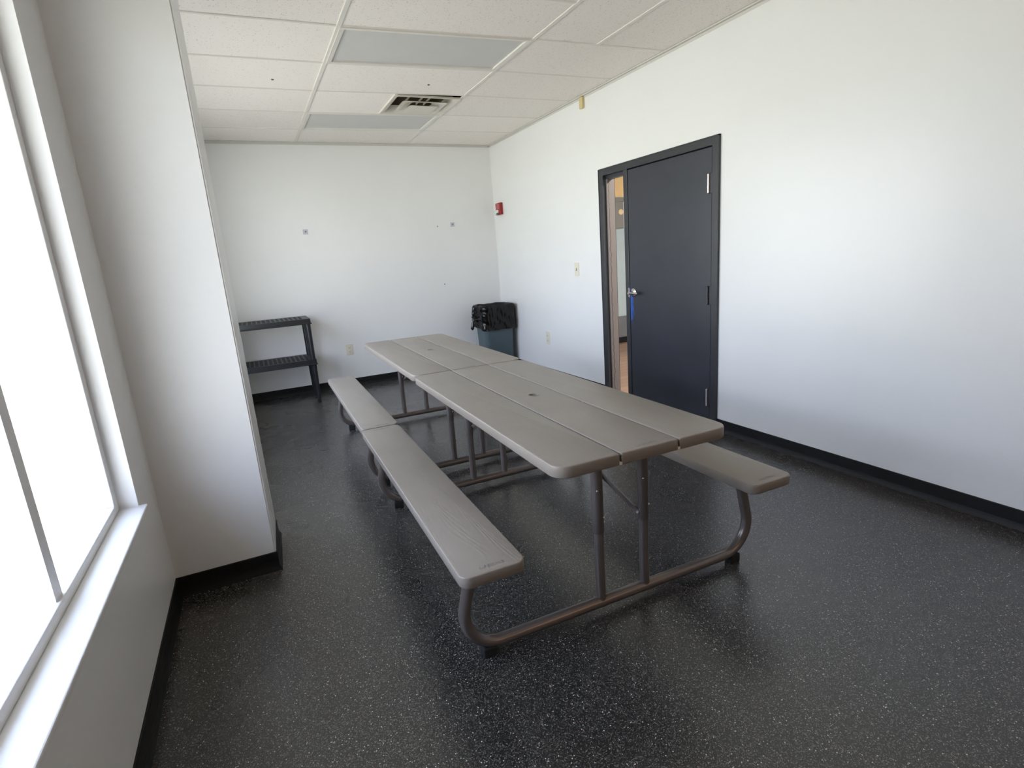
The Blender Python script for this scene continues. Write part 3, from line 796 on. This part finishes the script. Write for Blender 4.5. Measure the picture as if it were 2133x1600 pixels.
for sx in (-1, 1):
    for sy in (-1, 1):
        x, y = sx * (sw - .030), sy * (sd - .036)
        for z0, z1, r0, r1 in ((0, .425, .018, .027), (.478, .853, .025, .027)):
            bm = bmesh.new()
            tube(bm, [(x, y, z0), (x, y, z1)], [r0, r1], 14)
            for a in range(4):
                c, s = math.cos(a * PI / 2 + PI / 4), math.sin(a * PI / 2 + PI / 4)
                loft(bm, [[(x + c * q - s * w_, y + s * q + c * w_, zz) for q, w_ in ((r * .8, -.003), (r * 1.16, -.003), (r * 1.16, .003), (r * .8, .003))] for r, zz in ((r0, z0), (r1, z1))], smooth=False)
            obj('post', bm, SHELFP, sh, 40)

# ------------------------------------------------------------------ outdoors, light, camera
w = bpy.data.worlds.new('daylight'); bpy.context.scene.world = w; w.use_nodes = True
nt = w.node_tree; bg = nt.nodes['Background']
tc = nd(nt, 'ShaderNodeTexCoord'); sx = nd(nt, 'ShaderNodeSeparateXYZ'); nt.links.new(tc.outputs['Generated'], sx.inputs[0])
mr = nd(nt, 'ShaderNodeMapRange'); mr.inputs[1].default_value = -1; mr.inputs[2].default_value = 1; nt.links.new(sx.outputs['Z'], mr.inputs[0])
rp = nd(nt, 'ShaderNodeValToRGB'); cr = rp.color_ramp; nt.links.new(mr.outputs[0], rp.inputs['Fac'])
cr.elements[0].position = 0; cr.elements[0].color = (.14, .135, .125, 1)
cr.elements[1].position = 1; cr.elements[1].color = (.66, .80, 1.22, 1)
for p_, c_ in ((.25, (.44, .43, .40, 1)), (.40, (1.05, 1.0, .93, 1)), (.49, (.98, .95, .90, 1)), (.53, (.95, .95, 1.03, 1)), (.62, (.92, .96, 1.22, 1)), (.78, (.76, .88, 1.28, 1))):
    e = cr.elements.new(p_); e.color = c_
nt.links.new(rp.outputs['Color'], bg.inputs['Color']); bg.inputs['Strength'].default_value = 8.9

def area(name, loc, rot, sx_, sy_, col=(1, 1, 1), e=10, portal=False):
    l = bpy.data.lights.new(name, 'AREA'); l.shape = 'RECTANGLE'; l.size = sx_; l.size_y = sy_; l.color = col; l.energy = e
    if portal: l.cycles.is_portal = True
    o = bpy.data.objects.new(name, l); C.objects.link(o); o.location = loc; o.rotation_euler = rot
    return o
for k, (y0, y1) in enumerate(W):
    area('window_daylight', (XL - .22, (y0 + y1) / 2, sum(WZ) / 2), (0, -PI / 2, 0), WZ[1] - WZ[0], y1 - y0, portal=True)
area('hall_lamp', (1.5, -3.4, 2.9), (0, 0, 0), .6, .6, (1, .90, .78), 190)
area('entrance_lamp', (-.55, YN + .3, 1.7), (PI / 2, 0, 0), .8, 1.6, (1, .60, .34), 9)

cam = bpy.data.cameras.new('camera'); co = bpy.data.objects.new('camera', cam); C.objects.link(co)
yaw, pitch, roll, fpx = .433066367, -.230448303, -.0751539141, 1134.74206
fw = Vector((math.sin(yaw) * math.cos(pitch), math.cos(yaw) * math.cos(pitch), math.sin(pitch)))
r0 = Vector((math.cos(yaw), -math.sin(yaw), 0)); u0 = r0.cross(fw); c, s = math.cos(roll), math.sin(roll)
rt = c * r0 + s * u0; up = -s * r0 + c * u0
M = Matrix.Identity(4)
for i in range(3): M[i][0] = rt[i]; M[i][1] = up[i]; M[i][2] = -fw[i]
M.translation = Vector((-3.00110867, -6.64021890, 1.38759140))
co.matrix_world = M
cam.sensor_fit = 'HORIZONTAL'; cam.sensor_width = 36; cam.lens = fpx / 2133 * 36; cam.clip_start = .02
S = bpy.context.scene; S.camera = co
S.view_settings.view_transform = 'Standard'; S.view_settings.look = 'None'; S.view_settings.gamma = 1; S.view_settings.use_curve_mapping = False
S.view_settings.exposure = 0.0
S.cycles.use_denoising = True; S.cycles.denoising_input_passes = 'RGB_ALBEDO'; S.cycles.denoising_prefilter = 'NONE'
S.cycles.max_bounces = 10; S.cycles.diffuse_bounces = 6; S.cycles.sample_clamp_indirect = 8
